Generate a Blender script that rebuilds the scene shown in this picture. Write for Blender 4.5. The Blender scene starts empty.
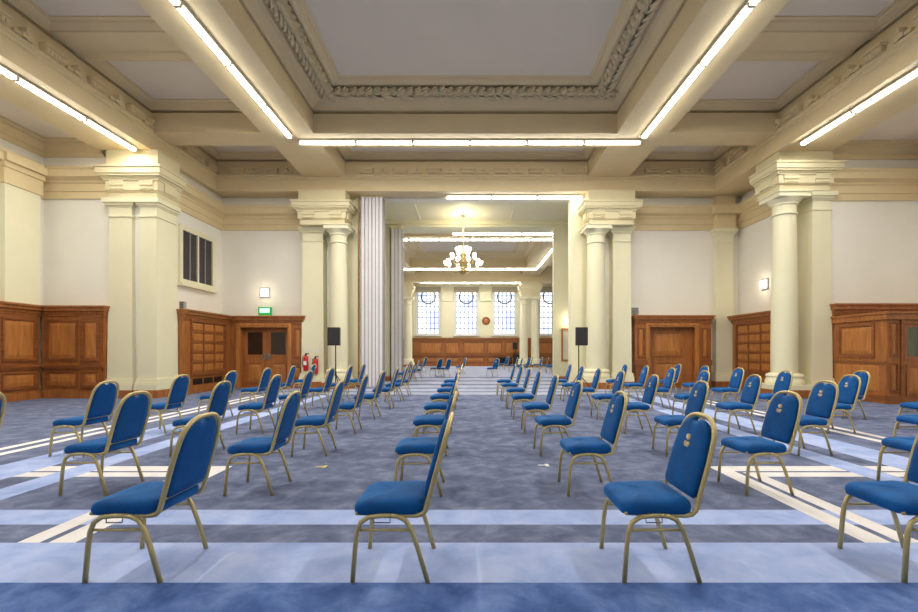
import bpy, math, random
from mathutils import Vector, Matrix
random.seed(7)
PI = math.pi
SC = bpy.context.scene
COL = SC.collection

# ------------------------------------------------------------------ materials
def srgb(r, g, b):
    def f(c):
        c /= 255.0
        return c/12.92 if c <= .04045 else ((c+.055)/1.055)**2.4
    return (f(r), f(g), f(b), 1)

def mat(name, col, rough=.6, metal=0, var=.06, scale=6.0, bump=0.0, bscale=40., sheen=0, emit=None, estr=0, spec=.4, stretch=None, col2=None):
    m = bpy.data.materials.new(name); m.use_nodes = True
    nt = m.node_tree; n = nt.nodes; L = nt.links
    b = n['Principled BSDF']
    b.inputs['Roughness'].default_value = rough
    b.inputs['Metallic'].default_value = metal
    b.inputs['Specular IOR Level'].default_value = spec
    tc = n.new('ShaderNodeTexCoord')
    mp = n.new('ShaderNodeMapping'); L.new(tc.outputs['Object'], mp.inputs['Vector'])
    if stretch: mp.inputs['Scale'].default_value = stretch
    nz = n.new('ShaderNodeTexNoise'); nz.inputs['Scale'].default_value = scale; nz.inputs['Detail'].default_value = 4
    L.new(mp.outputs['Vector'], nz.inputs['Vector'])
    cr = n.new('ShaderNodeValToRGB')
    c = Vector(col[:3])
    c2 = Vector(col2[:3]) if col2 else c*(1+var)
    c1 = c*(1-var)
    cr.color_ramp.elements[0].position = .3; cr.color_ramp.elements[1].position = .7
    cr.color_ramp.elements[0].color = (*c1, 1); cr.color_ramp.elements[1].color = (*c2, 1)
    L.new(nz.outputs['Fac'], cr.inputs['Fac']); L.new(cr.outputs['Color'], b.inputs['Base Color'])
    if bump:
        nb = n.new('ShaderNodeTexNoise'); nb.inputs['Scale'].default_value = bscale
        L.new(mp.outputs['Vector'], nb.inputs['Vector'])
        bp = n.new('ShaderNodeBump'); bp.inputs['Strength'].default_value = bump; bp.inputs['Distance'].default_value = .02
        L.new(nb.outputs['Fac'], bp.inputs['Height']); L.new(bp.outputs['Normal'], b.inputs['Normal'])
    if sheen:
        b.inputs['Sheen Weight'].default_value = sheen
        b.inputs['Sheen Roughness'].default_value = .35
        b.inputs['Sheen Tint'].default_value = (.15, .5, 1, 1)
    if emit:
        b.inputs['Emission Color'].default_value = emit; b.inputs['Emission Strength'].default_value = estr
    return m

M = {}
M['white'] = mat('white_plaster', srgb(238, 234, 221), .8, var=.02, scale=1.2)
M['cream'] = mat('cream_paint', srgb(232, 226, 192), .55, var=.02, scale=1.5)
M['stone'] = mat('buff_moulding_paint', srgb(224, 204, 160), .6, var=.03, scale=1.5)
M['stone_lt'] = mat('pale_moulding_paint', srgb(224, 212, 172), .6, var=.03, scale=1.5)
M['leaf'] = mat('foliage_plaster', srgb(214, 196, 156), .65, var=.08, scale=9)
M['ceil'] = mat('grey_ceiling_plaster', srgb(230, 218, 198), .9, var=.02, scale=.8)
M['wood'] = mat('panelled_oak', srgb(160, 98, 48), .42, var=.25, scale=3.2, stretch=(5, 5, .55), bump=.05, spec=.45)
M['wood_lt'] = mat('oak_field', srgb(178, 114, 56), .42, var=.22, scale=3.0, stretch=(4, 4, .5), spec=.45)
M['wood_dk'] = mat('dark_oak', srgb(138, 82, 42), .42, var=.25, scale=3.2, stretch=(.7, .7, 5), spec=.45)
M['velvet'] = mat('blue_velvet', srgb(5, 80, 144), .75, var=.28, scale=7, sheen=.45, spec=.2, bump=.08, bscale=300)
M['velvet_bk'] = mat('blue_backcloth', srgb(6, 74, 136), .8, var=.12, scale=9, sheen=.15, spec=.2)
M['gold'] = mat('gold_frame_paint', srgb(196, 178, 124), .38, metal=.45, var=.06, scale=14)
M['emblem'] = mat('gold_thread', srgb(196, 170, 112), .5, var=.25, scale=60)
M['emblem_w'] = mat('white_thread', srgb(225, 220, 205), .6, var=.1, scale=60)
M['tube'] = mat('lit_diffuser', (1, 1, 1, 1), .5, emit=(1, .97, .90, 1), estr=16)
M['housing'] = mat('batten_housing', srgb(205, 195, 165), .5, var=.02)
M['black'] = mat('black_cabinet', srgb(34, 32, 33), .55, var=.1, scale=30)
M['blackmesh'] = mat('speaker_grille', srgb(46, 44, 46), .7, var=.25, scale=90)
M['red'] = mat('extinguisher_red', srgb(196, 36, 44), .3, var=.05)
M['grey'] = mat('grey_box', srgb(160, 158, 155), .5, var=.05)
M['part'] = mat('grey_partition', srgb(226, 222, 222), .5, var=.03, scale=3)
M['part_dk'] = mat('partition_gasket', srgb(140, 136, 138), .6, var=.05)
M['dark'] = mat('dark_louvre', srgb(88, 80, 80), .6, var=.15, scale=8)
M['vdark'] = mat('dark_void', srgb(30, 22, 18), .6, var=.2, scale=8)
M['doorglass'] = mat('dark_door_glass', srgb(52, 36, 26), .12, var=.2, scale=2)
M['sage'] = mat('reflective_door_glass', srgb(100, 100, 78), .1, var=.35, scale=5, stretch=(6, 6, .3))
M['green'] = mat('exit_green', srgb(30, 140, 70), .4, emit=srgb(30, 150, 70), estr=.5)
M['greenglare'] = mat('exit_glare', srgb(190, 255, 210), .4, emit=srgb(170, 255, 200), estr=1.0)
M['lamp'] = mat('lit_lamp_glass', (1, 1, 1, 1), .4, emit=(1, .95, .82, 1), estr=2.2)
M['brass'] = mat('brass', srgb(190, 170, 115), .3, metal=.8, var=.1)
M['steel'] = mat('steel', srgb(150, 148, 142), .35, metal=.7, var=.05)
M['lead'] = mat('glazing_bar_paint', srgb(70, 74, 90), .6, var=.05)
M['winframe'] = mat('window_reveal_paint', srgb(225, 225, 225), .6, var=.02)
M['blind'] = mat('beige_blind', srgb(176, 166, 146), .8, var=.04)
M['mirror'] = mat('pale_mirror', srgb(215, 210, 190), .15, var=.03)
M['tape'] = mat('yellow_tape', srgb(206, 186, 96), .6, var=.05)
M['whitetape'] = mat('white_tape', srgb(235, 232, 225), .6, var=.03)

def glass_mat():
    m = bpy.data.materials.new('window_glass'); m.use_nodes = True
    nt = m.node_tree; n = nt.nodes; L = nt.links
    b = n['Principled BSDF']
    nz = n.new('ShaderNodeTexNoise'); nz.inputs['Scale'].default_value = .9
    tc = n.new('ShaderNodeTexCoord'); L.new(tc.outputs['Object'], nz.inputs['Vector'])
    cr = n.new('ShaderNodeValToRGB')
    cr.color_ramp.elements[0].color = (.62, .74, .95, 1); cr.color_ramp.elements[1].color = (1, 1, 1, 1)
    cr.color_ramp.elements[0].position = .35; cr.color_ramp.elements[1].position = .6
    L.new(nz.outputs['Fac'], cr.inputs['Fac'])
    L.new(cr.outputs['Color'], b.inputs['Base Color'])
    b.inputs['Transmission Weight'].default_value = .9
    b.inputs['Roughness'].default_value = .25
    L.new(cr.outputs['Color'], b.inputs['Emission Color'])
    b.inputs['Emission Strength'].default_value = .55  # panes glow by themselves to stand in for daylight behind them
    return m
M['glass'] = glass_mat()

# carpet: bands, foreground lighting tone and far window glare painted by floor-coordinate masks
def carpet_mat():
    m = bpy.data.materials.new('patterned_carpet'); m.use_nodes = True
    nt = m.node_tree; n = nt.nodes; L = nt.links
    b = n['Principled BSDF']; b.inputs['Roughness'].default_value = .95; b.inputs['Specular IOR Level'].default_value = .1
    tc = n.new('ShaderNodeTexCoord')
    sp = n.new('ShaderNodeSeparateXYZ'); L.new(tc.outputs['Object'], sp.inputs[0])
    ab = n.new('ShaderNodeMath'); ab.operation = 'ABSOLUTE'; L.new(sp.outputs['X'], ab.inputs[0])
    X, AX, Y = sp.outputs['X'], ab.outputs[0], sp.outputs['Y']
    def mth(op, a, bb):
        k = n.new('ShaderNodeMath'); k.operation = op
        for i, q in enumerate((a, bb)):
            if isinstance(q, (int, float)): k.inputs[i].default_value = q
            else: L.new(q, k.inputs[i])
        return k.outputs[0]
    def rng(s, lo, hi):
        return mth('MULTIPLY', mth('GREATER_THAN', s, lo), mth('LESS_THAN', s, hi))
    def rect(sx, x0, x1, y0, y1):
        return mth('MULTIPLY', rng(sx, x0, x1), rng(Y, y0, y1))
    def union(ls):
        o = ls[0]
        for q in ls[1:]: o = mth('MAXIMUM', o, q)
        return o
    def mottled(c1, c2, c3, sc):
        nz = n.new('ShaderNodeTexNoise'); nz.inputs['Scale'].default_value = sc; nz.inputs['Detail'].default_value = 7; nz.inputs['Roughness'].default_value = .62
        nz.inputs['Distortion'].default_value = .35
        L.new(tc.outputs['Object'], nz.inputs['Vector'])
        cr = n.new('ShaderNodeValToRGB'); e = cr.color_ramp.elements
        e[0].position = .33; e[0].color = c1; e[1].position = .68; e[1].color = c3
        k = e.new(.5); k.color = c2
        L.new(nz.outputs['Fac'], cr.inputs['Fac']); return cr.outputs['Color']
    base = mottled(srgb(88, 96, 124), srgb(107, 115, 142), srgb(132, 139, 164), 4.2)
    near_tone = mottled(srgb(64, 88, 142), srgb(86, 112, 168), srgb(118, 142, 194), 3.4)
    light = mottled(srgb(150, 168, 214), srgb(168, 184, 226), srgb(186, 198, 232), 3.0)
    white = mottled(srgb(222, 216, 212), srgb(232, 226, 222), srgb(238, 234, 230), 4.0)
    def mix(fac, a, bb):
        k = n.new('ShaderNodeMix'); k.data_type = 'RGBA'
        L.new(fac, k.inputs[0]); L.new(a, k.inputs[6]); L.new(bb, k.inputs[7]); return k.outputs[2]
    c = mix(mth('LESS_THAN', Y, 2.54), base, near_tone)  # foreground kept bluer: a lighting tone painted into the carpet colour
    whites = union([rect(AX, 2.66, 2.84, 3.07, 5.11), rect(AX, 2.90, 3.05, 3.07, 4.70),
                    rect(AX, 2.66, 6.0, 4.90, 5.11), rect(AX, 2.90, 6.0, 4.68, 4.85),
                    rect(AX, 5.80, 5.94, 2.0, 13.3), rect(AX, 6.10, 6.24, 2.0, 13.3)])
    lights = union([rect(AX, -1, 30, 2.54, 3.07), rect(AX, -1, 30, 3.39, 3.705),
                    rect(AX, 4.70, 5.29, 3.0, 13.3), rect(AX, 4.06, 4.39, 3.0, 13.3)])
    far = union([rect(AX, -1, 6.2, a, d) for a, d in ((13.45, 14.25), (14.6, 15.6), (16.05, 17.2), (17.8, 19.3), (20.0, 21.8))] + [rect(AX, -1, 30, 22.6, 40)])  # last rectangle paints window glare on the far floor; the others are stripes
    near_w = union([rect(AX, 2.66, 2.84, 3.07, 5.11), rect(AX, 2.90, 3.05, 3.07, 4.70)])
    c = mix(whites, c, white)
    c = mix(lights, c, light)
    near_w = mth('MULTIPLY', near_w, rng(Y, 3.07, 5.11))
    c = mix(near_w, c, white)
    farc = mottled(srgb(150, 156, 180), srgb(162, 168, 190), srgb(178, 182, 200), 2.0)
    c = mix(far, c, farc)
    L.new(c, b.inputs['Base Color'])
    nb = n.new('ShaderNodeTexNoise'); nb.inputs['Scale'].default_value = 160; L.new(tc.outputs['Object'], nb.inputs['Vector'])
    bp = n.new('ShaderNodeBump'); bp.inputs['Strength'].default_value = .35; bp.inputs['Distance'].default_value = .01
    L.new(nb.outputs['Fac'], bp.inputs['Height']); L.new(bp.outputs['Normal'], b.inputs['Normal'])
    return m
M['carpet'] = carpet_mat()

# ------------------------------------------------------------------ mesh builder
class MB:
    def __init__(s): s.v = []; s.f = []
    def add(s, vs, fs):
        k = len(s.v); s.v += [tuple(p) for p in vs]; s.f += [tuple(i+k for i in f) for f in fs]
        return s
    def box(s, x0, x1, y0, y1, z0, z1, T=None):
        vs = [(x, y, z) for z in (z0, z1) for x, y in ((x0, y0), (x1, y0), (x1, y1), (x0, y1))]
        if T: vs = [T(*p) for p in vs]
        return s.add(vs, [(3, 2, 1, 0), (4, 5, 6, 7), (0, 1, 5, 4), (1, 2, 6, 5), (2, 3, 7, 6), (3, 0, 4, 7)])
    def frustum(s, u0, u1, z0, z1, n0, n1, bev, T):      # raised field: (u, n, z)
        vs = [(u0, n0, z0), (u1, n0, z0), (u1, n0, z1), (u0, n0, z1), (u0+bev, n1, z0+bev), (u1-bev, n1, z0+bev), (u1-bev, n1, z1-bev), (u0+bev, n1, z1-bev)]
        return s.add([T(*p) for p in vs], [(4, 5, 6, 7), (0, 1, 5, 4), (1, 2, 6, 5), (2, 3, 7, 6), (3, 0, 4, 7)])
    def frame(s, u0, u1, z0, z1, n0, n1, w, T):
        s.box(u0, u1, n0, n1, z0, z0+w, T); s.box(u0, u1, n0, n1, z1-w, z1, T)
        s.box(u0, u0+w, n0, n1, z0+w, z1-w, T); s.box(u1-w, u1, n0, n1, z0+w, z1-w, T); return s
    def tube(s, path, r, n=8, closed=False, flat=1.0):
        P = [Vector(p) for p in path]; N = len(P); rings = []
        up = None
        for i, p in enumerate(P):
            if closed: t = P[(i+1) % N]-P[i-1]
            else: t = P[min(i+1, N-1)]-P[max(i-1, 0)]
            t.normalize()
            if up is None:
                a = Vector((0, 0, 1)) if abs(t.z) < .9 else Vector((1, 0, 0))
                up = (a - t*a.dot(t)).normalized()
            else:
                up = (up - t*up.dot(t))
                up = up.normalized() if up.length > 1e-6 else Vector((0, 0, 1))
            sd = t.cross(up)
            rr = r[i] if isinstance(r, (list, tuple)) else r
            rings.append([p + up*math.cos(2*PI*k/n)*rr + sd*math.sin(2*PI*k/n)*rr*flat for k in range(n)])
        vs = [q for rg in rings for q in rg]; fs = []
        for i in range(N if closed else N-1):
            j = (i+1) % N
            for k in range(n):
                fs.append((i*n+k, i*n+(k+1) % n, j*n+(k+1) % n, j*n+k))
        if not closed:
            fs.append(tuple(range(n-1, -1, -1))); fs.append(tuple((N-1)*n+k for k in range(n)))
        return s.add(vs, fs)
    def lathe(s, prof, c=(0, 0, 0), n=24):
        vs = []; fs = []
        for r, z in prof:
            for k in range(n):
                a = 2*PI*k/n; vs.append((c[0]+r*math.cos(a), c[1]+r*math.sin(a), c[2]+z))
        for i in range(len(prof)-1):
            for k in range(n):
                fs.append((i*n+k, i*n+(k+1) % n, (i+1)*n+(k+1) % n, (i+1)*n+k))
        fs.append(tuple(range(n-1, -1, -1))); fs.append(tuple((len(prof)-1)*n+k for k in range(n)))
        return s.add(vs, fs)
    def sweep(s, prof, path, closed=False):              # prof (offset to the right of travel, z), mitred
        N = len(path); P = [Vector(p) for p in path]; vs = []; fs = []; m = len(prof)
        for i in range(N):
            d0 = (P[i]-P[i-1]) if (closed or i > 0) else (P[1]-P[0])
            d1 = (P[(i+1) % N]-P[i]) if (closed or i < N-1) else d0
            d0 = d0.normalized(); d1 = d1.normalized()
            n0 = Vector((d0.y, -d0.x)); n1 = Vector((d1.y, -d1.x))
            mt = (n0+n1); mt = mt/max(1e-6, mt.dot(n0))
            for o, z in prof: vs.append((P[i].x+mt.x*o, P[i].y+mt.y*o, z))
        for i in range(N if closed else N-1):
            j = (i+1) % N
            for k in range(m-1): fs.append((i*m+k, j*m+k, j*m+k+1, i*m+k+1))
        if not closed:
            fs.append(tuple(range(m))); fs.append(tuple((N-1)*m+k for k in range(m-1, -1, -1)))
        return s.add(vs, fs)
    def loft(s, rings, cap0=True, cap1=True):
        n = len(rings[0]); vs = [p for r in rings for p in r]; fs = []
        for i in range(len(rings)-1):
            for k in range(n): fs.append((i*n+k, i*n+(k+1) % n, (i+1)*n+(k+1) % n, (i+1)*n+k))
        if cap0: fs.append(tuple(range(n-1, -1, -1)))
        if cap1: fs.append(tuple((len(rings)-1)*n+k for k in range(n)))
        return s.add(vs, fs)
    def build(s, name, m, parent=None, smooth=False, auto=False):
        me = bpy.data.meshes.new(name); me.from_pydata(s.v, [], s.f); me.update()
        me.materials.append(m)
        if smooth or auto: me.polygons.foreach_set('use_smooth', [True]*len(me.polygons))
        o = bpy.data.objects.new(name, me); COL.objects.link(o)
        if auto:
            me.set_sharp_from_angle(angle=math.radians(35))
        if parent is not None:
            o.parent = parent
            r = parent
            while r.parent is not None: r = r.parent
            if parent.parent is None: o.matrix_parent_inverse = Matrix.Translation(-Vector(parent.location))
        return o

def thing(name, label, cat, loc, group=None):
    o = bpy.data.objects.new(name, None); COL.objects.link(o); o.location = loc
    o.empty_display_size = .1
    o['label'] = label; o['category'] = cat
    if group: o['group'] = group
    return o
def tag(o, label, cat, group=None):
    o['label'] = label; o['category'] = cat
    if group: o['group'] = group
    return o
def struct(o): o['kind'] = 'structure'; return o
def dup(root, loc, rz=None, label=None):
    r = root.copy(); COL.objects.link(r); r.location = loc
    if rz is not None: r.rotation_euler = (0, 0, rz)
    if label: r['label'] = label
    for ch in list(root.children):
        c = ch.copy(); COL.objects.link(c); c.parent = r
        for g in list(ch.children):
            d = g.copy(); COL.objects.link(d); d.parent = c
    return r
ORD = ['first', 'second', 'third', 'fourth', 'fifth', 'sixth', 'seventh', 'eighth', 'ninth', 'tenth', 'eleventh']
def plane_T(ox, oy, ux, uy, nx, ny):
    return lambda u, nn, z: (ox+ux*u+nx*nn, oy+uy*u+ny*nn, z)

# ------------------------------------------------------------------ camera
cam = bpy.data.cameras.new('camera'); co = bpy.data.objects.new('camera', cam); COL.objects.link(co)
co.location = (0, 0, 1.29); co.rotation_euler = (PI/2, 0, 0)
cam.sensor_width = 36; cam.lens = 456/918*36; cam.shift_x = -11/918; cam.shift_y = 45/918
cam.clip_start = .05; cam.clip_end = 200
SC.camera = co

# ------------------------------------------------------------------ shell
X0L, X0R = -11.83, 12.6        # side walls
YR = 12.65                    # return walls flanking the recess
XRL, XRR = -8.93, 9.65        # recess side walls
YB = 16.4                     # back wall with doors
YF = -5.0
OPL, OPR = -3.93, 3.63        # opening
Y2, Y2B = 19.9, 20.9          # second cross wall
OP2L, OP2R = -3.48, 3.64
YW = 39.0

mb = MB(); mb.box(-14, 14.5, YF-.3, YW+.3, -.1, 0); struct(mb.build('floor', M['carpet']))

def walls(name, pieces, m=M['white']):
    b = MB()
    for p in pieces: b.box(*p)
    return struct(b.build(name, m))
walls('wall_left', [(X0L-.3, X0L, YF, YR+.3, 0, 7.4)])
walls('wall_right', [(X0R, X0R+.3, YF, YR+.3, 0, 7.4)])
walls('wall_behind_camera', [(X0L-.3, X0R+.3, YF-.3, YF, 0, 8.6)])
walls('wall_left_return', [(X0L, -9.1, YR, YR+.3, 0, 8.4)])
walls('wall_left_recess', [(XRL-.3, XRL, 13.4, YB+.3, 0, 8.4)])
walls('wall_right_return', [(10.11, X0R, YR+.15, YR+.45, 0, 8.4)])
walls('wall_right_recess', [(XRR, XRR+.25, YR+.95, YB+.3, 0, 8.4)])
walls('wall_back_left', [(XRL, OPL, YB, YB+.35, 0, 8.4)])
walls('wall_back_right', [(OPR, XRR, YB, YB+.35, 0, 8.4)])
walls('wall_back_head', [(OPL, OPR, YB, YB+.35, 6.75, 8.4)])
walls('wall_back_casing', [(-5.0, OPL+.02, YB-.02, YB+.36, 0, 6.79), (OPR-.02, 4.84, YB-.02, YB+.36, 0, 6.79)], M['cream'])
walls('wall_passage', [(XRL, XRL+.2, YB+.35, Y2, 0, 7.3), (XRR-.2, XRR, YB+.35, Y2, 0, 7.3)], M['cream'])
walls('wall_cross_left', [(-12, OP2L, Y2, Y2B, 0, 8.4)], M['cream'])
walls('wall_cross_right', [(OP2R, 12, Y2, Y2+.2, 0, 8.4)], M['cream'])
walls('wall_cross_head', [(OP2L, OP2R, Y2, Y2B, 6.7, 8.4)], M['cream'])
walls('wall_far_left', [(-12.3, -12, Y2B, YW, 0, 8.4)])
walls('wall_far_right', [(12, 12.3, Y2B, YW, 0, 8.4)])
# far window wall, windows cut between piers
WX = [(-4.6, -2.55), (-1.33, .7), (1.95, 3.98), (5.85, 7.9)]
ws = sorted(WX); px = -12.0; pcs = []
for a, b_ in ws:
    pcs.append((px, a, YW, YW+.35, 0, 8.4)); pcs.append((a, b_, YW, YW+.35, 0, 2.65)); pcs.append((a, b_, YW, YW+.35, 6.6, 8.4)); px = b_
pcs.append((px, 12.0, YW, YW+.35, 0, 8.4))
walls('wall_windows', pcs, M['cream'])

# ceiling panels
mb = MB()
mb.box(-8.8, 8.6, YF, YB, 8.22, 8.4)                       # over the central panel
mb.box(-8.8, -5.0, YF, YB, 8.03, 8.2); mb.box(4.8, 8.6, YF, YB, 8.03, 8.2)
mb.box(-5.0, 4.8, 13.3, YB, 8.03, 8.2)
mb.box(X0L-.3, -10.1, YF, YR, 7.02, 7.35); mb.box(9.9, X0R+.3, YF, YR+.15, 7.02, 7.35)
mb.box(-12, 12, Y2B, YW, 8.22, 8.4); 
mb.box(-12, 12, 20.9, 23.9, 8.03, 8.2); mb.box(-12, 12, 33.4, YW, 8.03, 8.2)
struct(mb.build('ceiling', M['ceil']))
mb = MB(); mb.box(XRL, XRR, YB+.35, Y2, 6.95, 7.4); struct(mb.build('ceiling_passage', M['cream']))

TR = [0]
def trim(b, m, **k):
    TR[0] += 1
    return struct(b.build('trim_%d' % TR[0], m, **k))

# outer beams and wall beam with frieze face
BL, BR, BY = -8.74, 8.46, 15.72
facep = [(0, 6.8), (0, 7.2), (.03, 7.22), (.03, 7.28), (.07, 7.3), (.07, 7.36), (.01, 7.37), (.01, 7.82), (-.14, 7.82), (-.14, 7.9), (-.4, 7.9)]
b = MB(); b.sweep(facep, [(BL, YF), (BL, BY), (BR, BY), (BR, YF)])
ob = trim(b, M['stone'])
b = MB()
b.box(-10.2, BL-.001, YF, 12.5, 6.8, 7.80); b.box(XRL, BL-.001, 12.5, YB, 6.8, 7.80); b.box(-10.2, BL-.15, YF, YB, 7.8, 8.3)
trim(b, M['stone'])
b = MB(); b.box(BR+.001, 9.95, YF, 12.6, 6.8, 7.80); b.box(BR+.001, XRR, 12.6, YB, 6.8, 7.80); b.box(BR+.15, 9.95, YF, YB, 7.8, 8.3)
trim(b, M['stone'])
b = MB(); b.box(BL, BR, BY+.001, YB+.36, 6.8, 7.80); b.box(BL, BR, BY+.15, YB+.36, 7.8, 8.3)
trim(b, M['stone'])
# frieze ornament: wide guttae blocks and small drops between them
b = MB()
def blocks(T, L0, L1):
    u = L0 + .3
    while u < L1-.5:
        b.box(u, u+.5, 0, .17, 7.50, 7.545, T)
        b.box(u+.03, u+.47, 0, .11, 7.375, 7.50, T)
        for k in range(5): b.box(u+.05+k*.085, u+.11+k*.085, .10, .14, 7.38, 7.47, T)
        b.box(u+.74, u+.84, 0, .11, 7.375, 7.47, T); b.box(u+.75, u+.83, 0, .17, 7.45, 7.55, T)
        b.box(u+.60, u+.98, 0, .08, 7.375, 7.45, T)
        u += 1.16
blocks(plane_T(BL+.01, YF, 0, 1, 1, 0), 0, BY-YF)
blocks(plane_T(BR-.01, YF, 0, 1, -1, 0), 0, BY-YF)
blocks(plane_T(BL, BY-.01, 1, 0, 0, -1), .2, -4.4-BL-1.2)
blocks(plane_T(-4.1, BY-.01, 1, 0, 0, -1), 0, 7.9)
blocks(plane_T(5.5, BY-.01, 1, 0, 0, -1), .2, 3.0)
trim(b, M['stone'])

# inner ring beams
IL, IR = -4.31, 4.05
OL, OR_ = -5.72, 5.46
def bevbox(b, x0, x1, y0, y1, z0, z1): b.box(x0, x1, y0, y1, z0, z1)
b = MB(); g = .13
def gbeam(x0, x1, y0, y1, gx, gy):
    b.box(x0, x1, y0, y1, 7.28, 7.82); b.box(x0+gx, x1-gx, y0+gy, y1-gy, 7.82, 8.3)
gbeam(OL, IL, YF, BY, g, 0); gbeam(IR, OR_, YF, BY, g, 0)
gbeam(IL, IR, 12.55, 13.4, 0, g); gbeam(BL, OL, 12.5, 13.3, 0, g); gbeam(OR_, BR, 12.5, 13.3, 0, g)
trim(b, M['stone'])
# secondary cross beams in the side coffers
for yc in (9.87, 4.2, -1.5):
    b = MB(); b.box(BL, OL, yc-.40, yc+.40, 7.895, 8.1); b.box(OR_, BR, yc-.40, yc+.40, 7.895, 8.1); trim(b, M['stone'])
def rcw(x0, x1, y0, y1): return [(x0, y0), (x0, y1), (x1, y1), (x1, y0)]
cof = [(-.2, 7.885), (.03, 7.885), (.04, 7.91), (.10, 7.925), (.2, 7.97), (.22, 8.0), (.30, 8.005), (.30, 8.05)]
cof2 = [(-.2, 7.9), (.02, 7.9), (.08, 7.96), (.1, 8.0), (.1, 8.05)]
b = MB()
for x0, x1 in ((BL, OL), (OR_, BR)):
    for y0, y1 in ((10.27, 12.5), (4.6, 9.47), (-1.1, 3.8), (13.3, BY)):
        b.sweep(cof, rcw(x0, x1, y0, y1), True)
b.sweep(cof, rcw(IL, IR, 13.4, BY), True)
trim(b, M['stone'])
# central panel cornice + foliage
cen = [(-.2, 7.885), (.03, 7.885), (.05, 7.93), (.08, 7.95), (.12, 7.97), (.22, 8.02), (.30, 8.03), (.33, 8.07), (.36, 8.10), (.76, 8.16), (.78, 8.12), (.84, 8.12), (.88, 8.15), (.95, 8.17), (.97, 8.21), (1.05, 8.22), (1.05, 8.25)]
CY0, CY1 = 1.0, 12.5
b = MB(); b.sweep(cen, rcw(IL, IR, CY0, CY1), True); trim(b, M['stone'])
b = MB(); b.box(IL, IR, CY0-.9, CY0, 7.28, 8.3); trim(b, M['stone'])
def foliage():
    # garland of overlapping acanthus leaves splayed from the crown of a core roll
    b = MB(); rnd = random.Random(3)
    rect = rcw(IL+.56, IR-.56, CY0+.56, CY1-.56); Z = 8.12
    for e in range(4):
        p0 = Vector(rect[e]); p1 = Vector(rect[(e+1) % 4]); d = (p1-p0); Ln = d.length; d.normalize(); nr = Vector((d.y, -d.x))
        core = [[(p0.x+d.x*u+nr.x*.10*math.cos(a), p0.y+d.y*u+nr.y*.10*math.cos(a), Z-.09*math.sin(a)) for a in [PI*k/8 for k in range(9)]] for u in (-.1, Ln+.1)]
        b.loft(core, False, False)
        def P(u, a, r):
            q = p0+d*u+nr*(r*1.15*math.cos(a)); return (q.x, q.y, Z-r*math.sin(a))
        u = -.12
        while u < Ln+.05:
            for side in (-1, 1):
                for a0, spread, ln, w in ((.18, .55, .36, .050), (.62, .62, .34, .055), (.98, .50, .28, .045)):
                    uu = u+rnd.uniform(-.03, .03)+a0*.09; rr = rnd.uniform(-.012, .012)
                    vs = []; fs = []; n = 7
                    for i in range(n):
                        f = i/(n-1)
                        a = PI/2+side*(a0+spread*f**1.2)
                        cu = uu+ln*(f-.25*f*f*(a0 > .5))
                        lift = .125+rr+.075*math.sin(f*2.3)**1.5 - .05*max(0, f-.8)*5*.4
                        ww = w*(math.sin(PI*min(1, .12+f*.86))**.7)*(1+.22*math.cos(f*20))
                        da = ww/.15
                        vs += [P(cu-ww*.5, a-da, lift-.035), P(cu, a-da*.45, lift-.005), P(cu, a, lift+.012), P(cu, a+da*.45, lift-.005), P(cu+ww*.5, a+da, lift-.035)]
                    for i in range(n-1):
                        for k in range(4): fs.append((i*5+k, i*5+k+1, i*5+k+6, i*5+k+5))
                    b.add(vs, fs)
            u += .21
    return b
trim(foliage(), M['leaf'], auto=True)

# entablatures along the walls
ent = [(0, 5.50), (.05, 5.50), (.05, 5.68), (.08, 5.70), (.08, 5.90), (.12, 5.93), (.12, 5.98), (.2, 6.02), (.27, 6.04), (.27, 6.22), (.31, 6.26), (.31, 6.31), (0, 6.34)]
entB = [(o, z+.12) for o, z in ent]
cor = [(0, 6.66), (.05, 6.66), (.05, 6.78), (.1, 6.80), (.2, 6.87), (.32, 6.91), (.32, 6.95), (.42, 6.97), (.42, 7.03)]
b = MB()
b.sweep(ent, [(X0L, YF), (X0L, YR), (-9.95, YR)])
b.sweep(cor, [(X0L, YF), (X0L, YR), (-10.1, YR)])
trim(b, M['stone'])
b = MB(); b.sweep(ent, [(10.0, YR+.15), (X0R, YR+.15), (X0R, YF)]); b.sweep(cor, [(10.0, YR+.15), (X0R, YR+.15), (X0R, YF)])
trim(b, M['stone'])
b = MB(); b.sweep(entB, [(XRL, 13.4), (XRL, YB), (-5.9, YB)]); trim(b, M['stone'])
b = MB(); b.sweep(entB, [(5.6, YB), (XRR, YB), (XRR, 13.4)]); trim(b, M['stone'])
# plain frieze block beneath the beam on the passage side
# skirting
b = MB(); sk = [(0, 0), (.06, 0), (.06, .16), (.03, .19), (0, .19)]
b.sweep(sk, [(OPR, YB), (5.8, YB)]); b.sweep(sk, [(-5.8, YB), (OPL, YB)])
b.sweep(sk, [(OP2R, Y2), (9.4, Y2)]); b.sweep(sk, [(-8.7, Y2), (OP2L, Y2)])
struct(b.build('baseboard_back', M['wood']))

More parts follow.
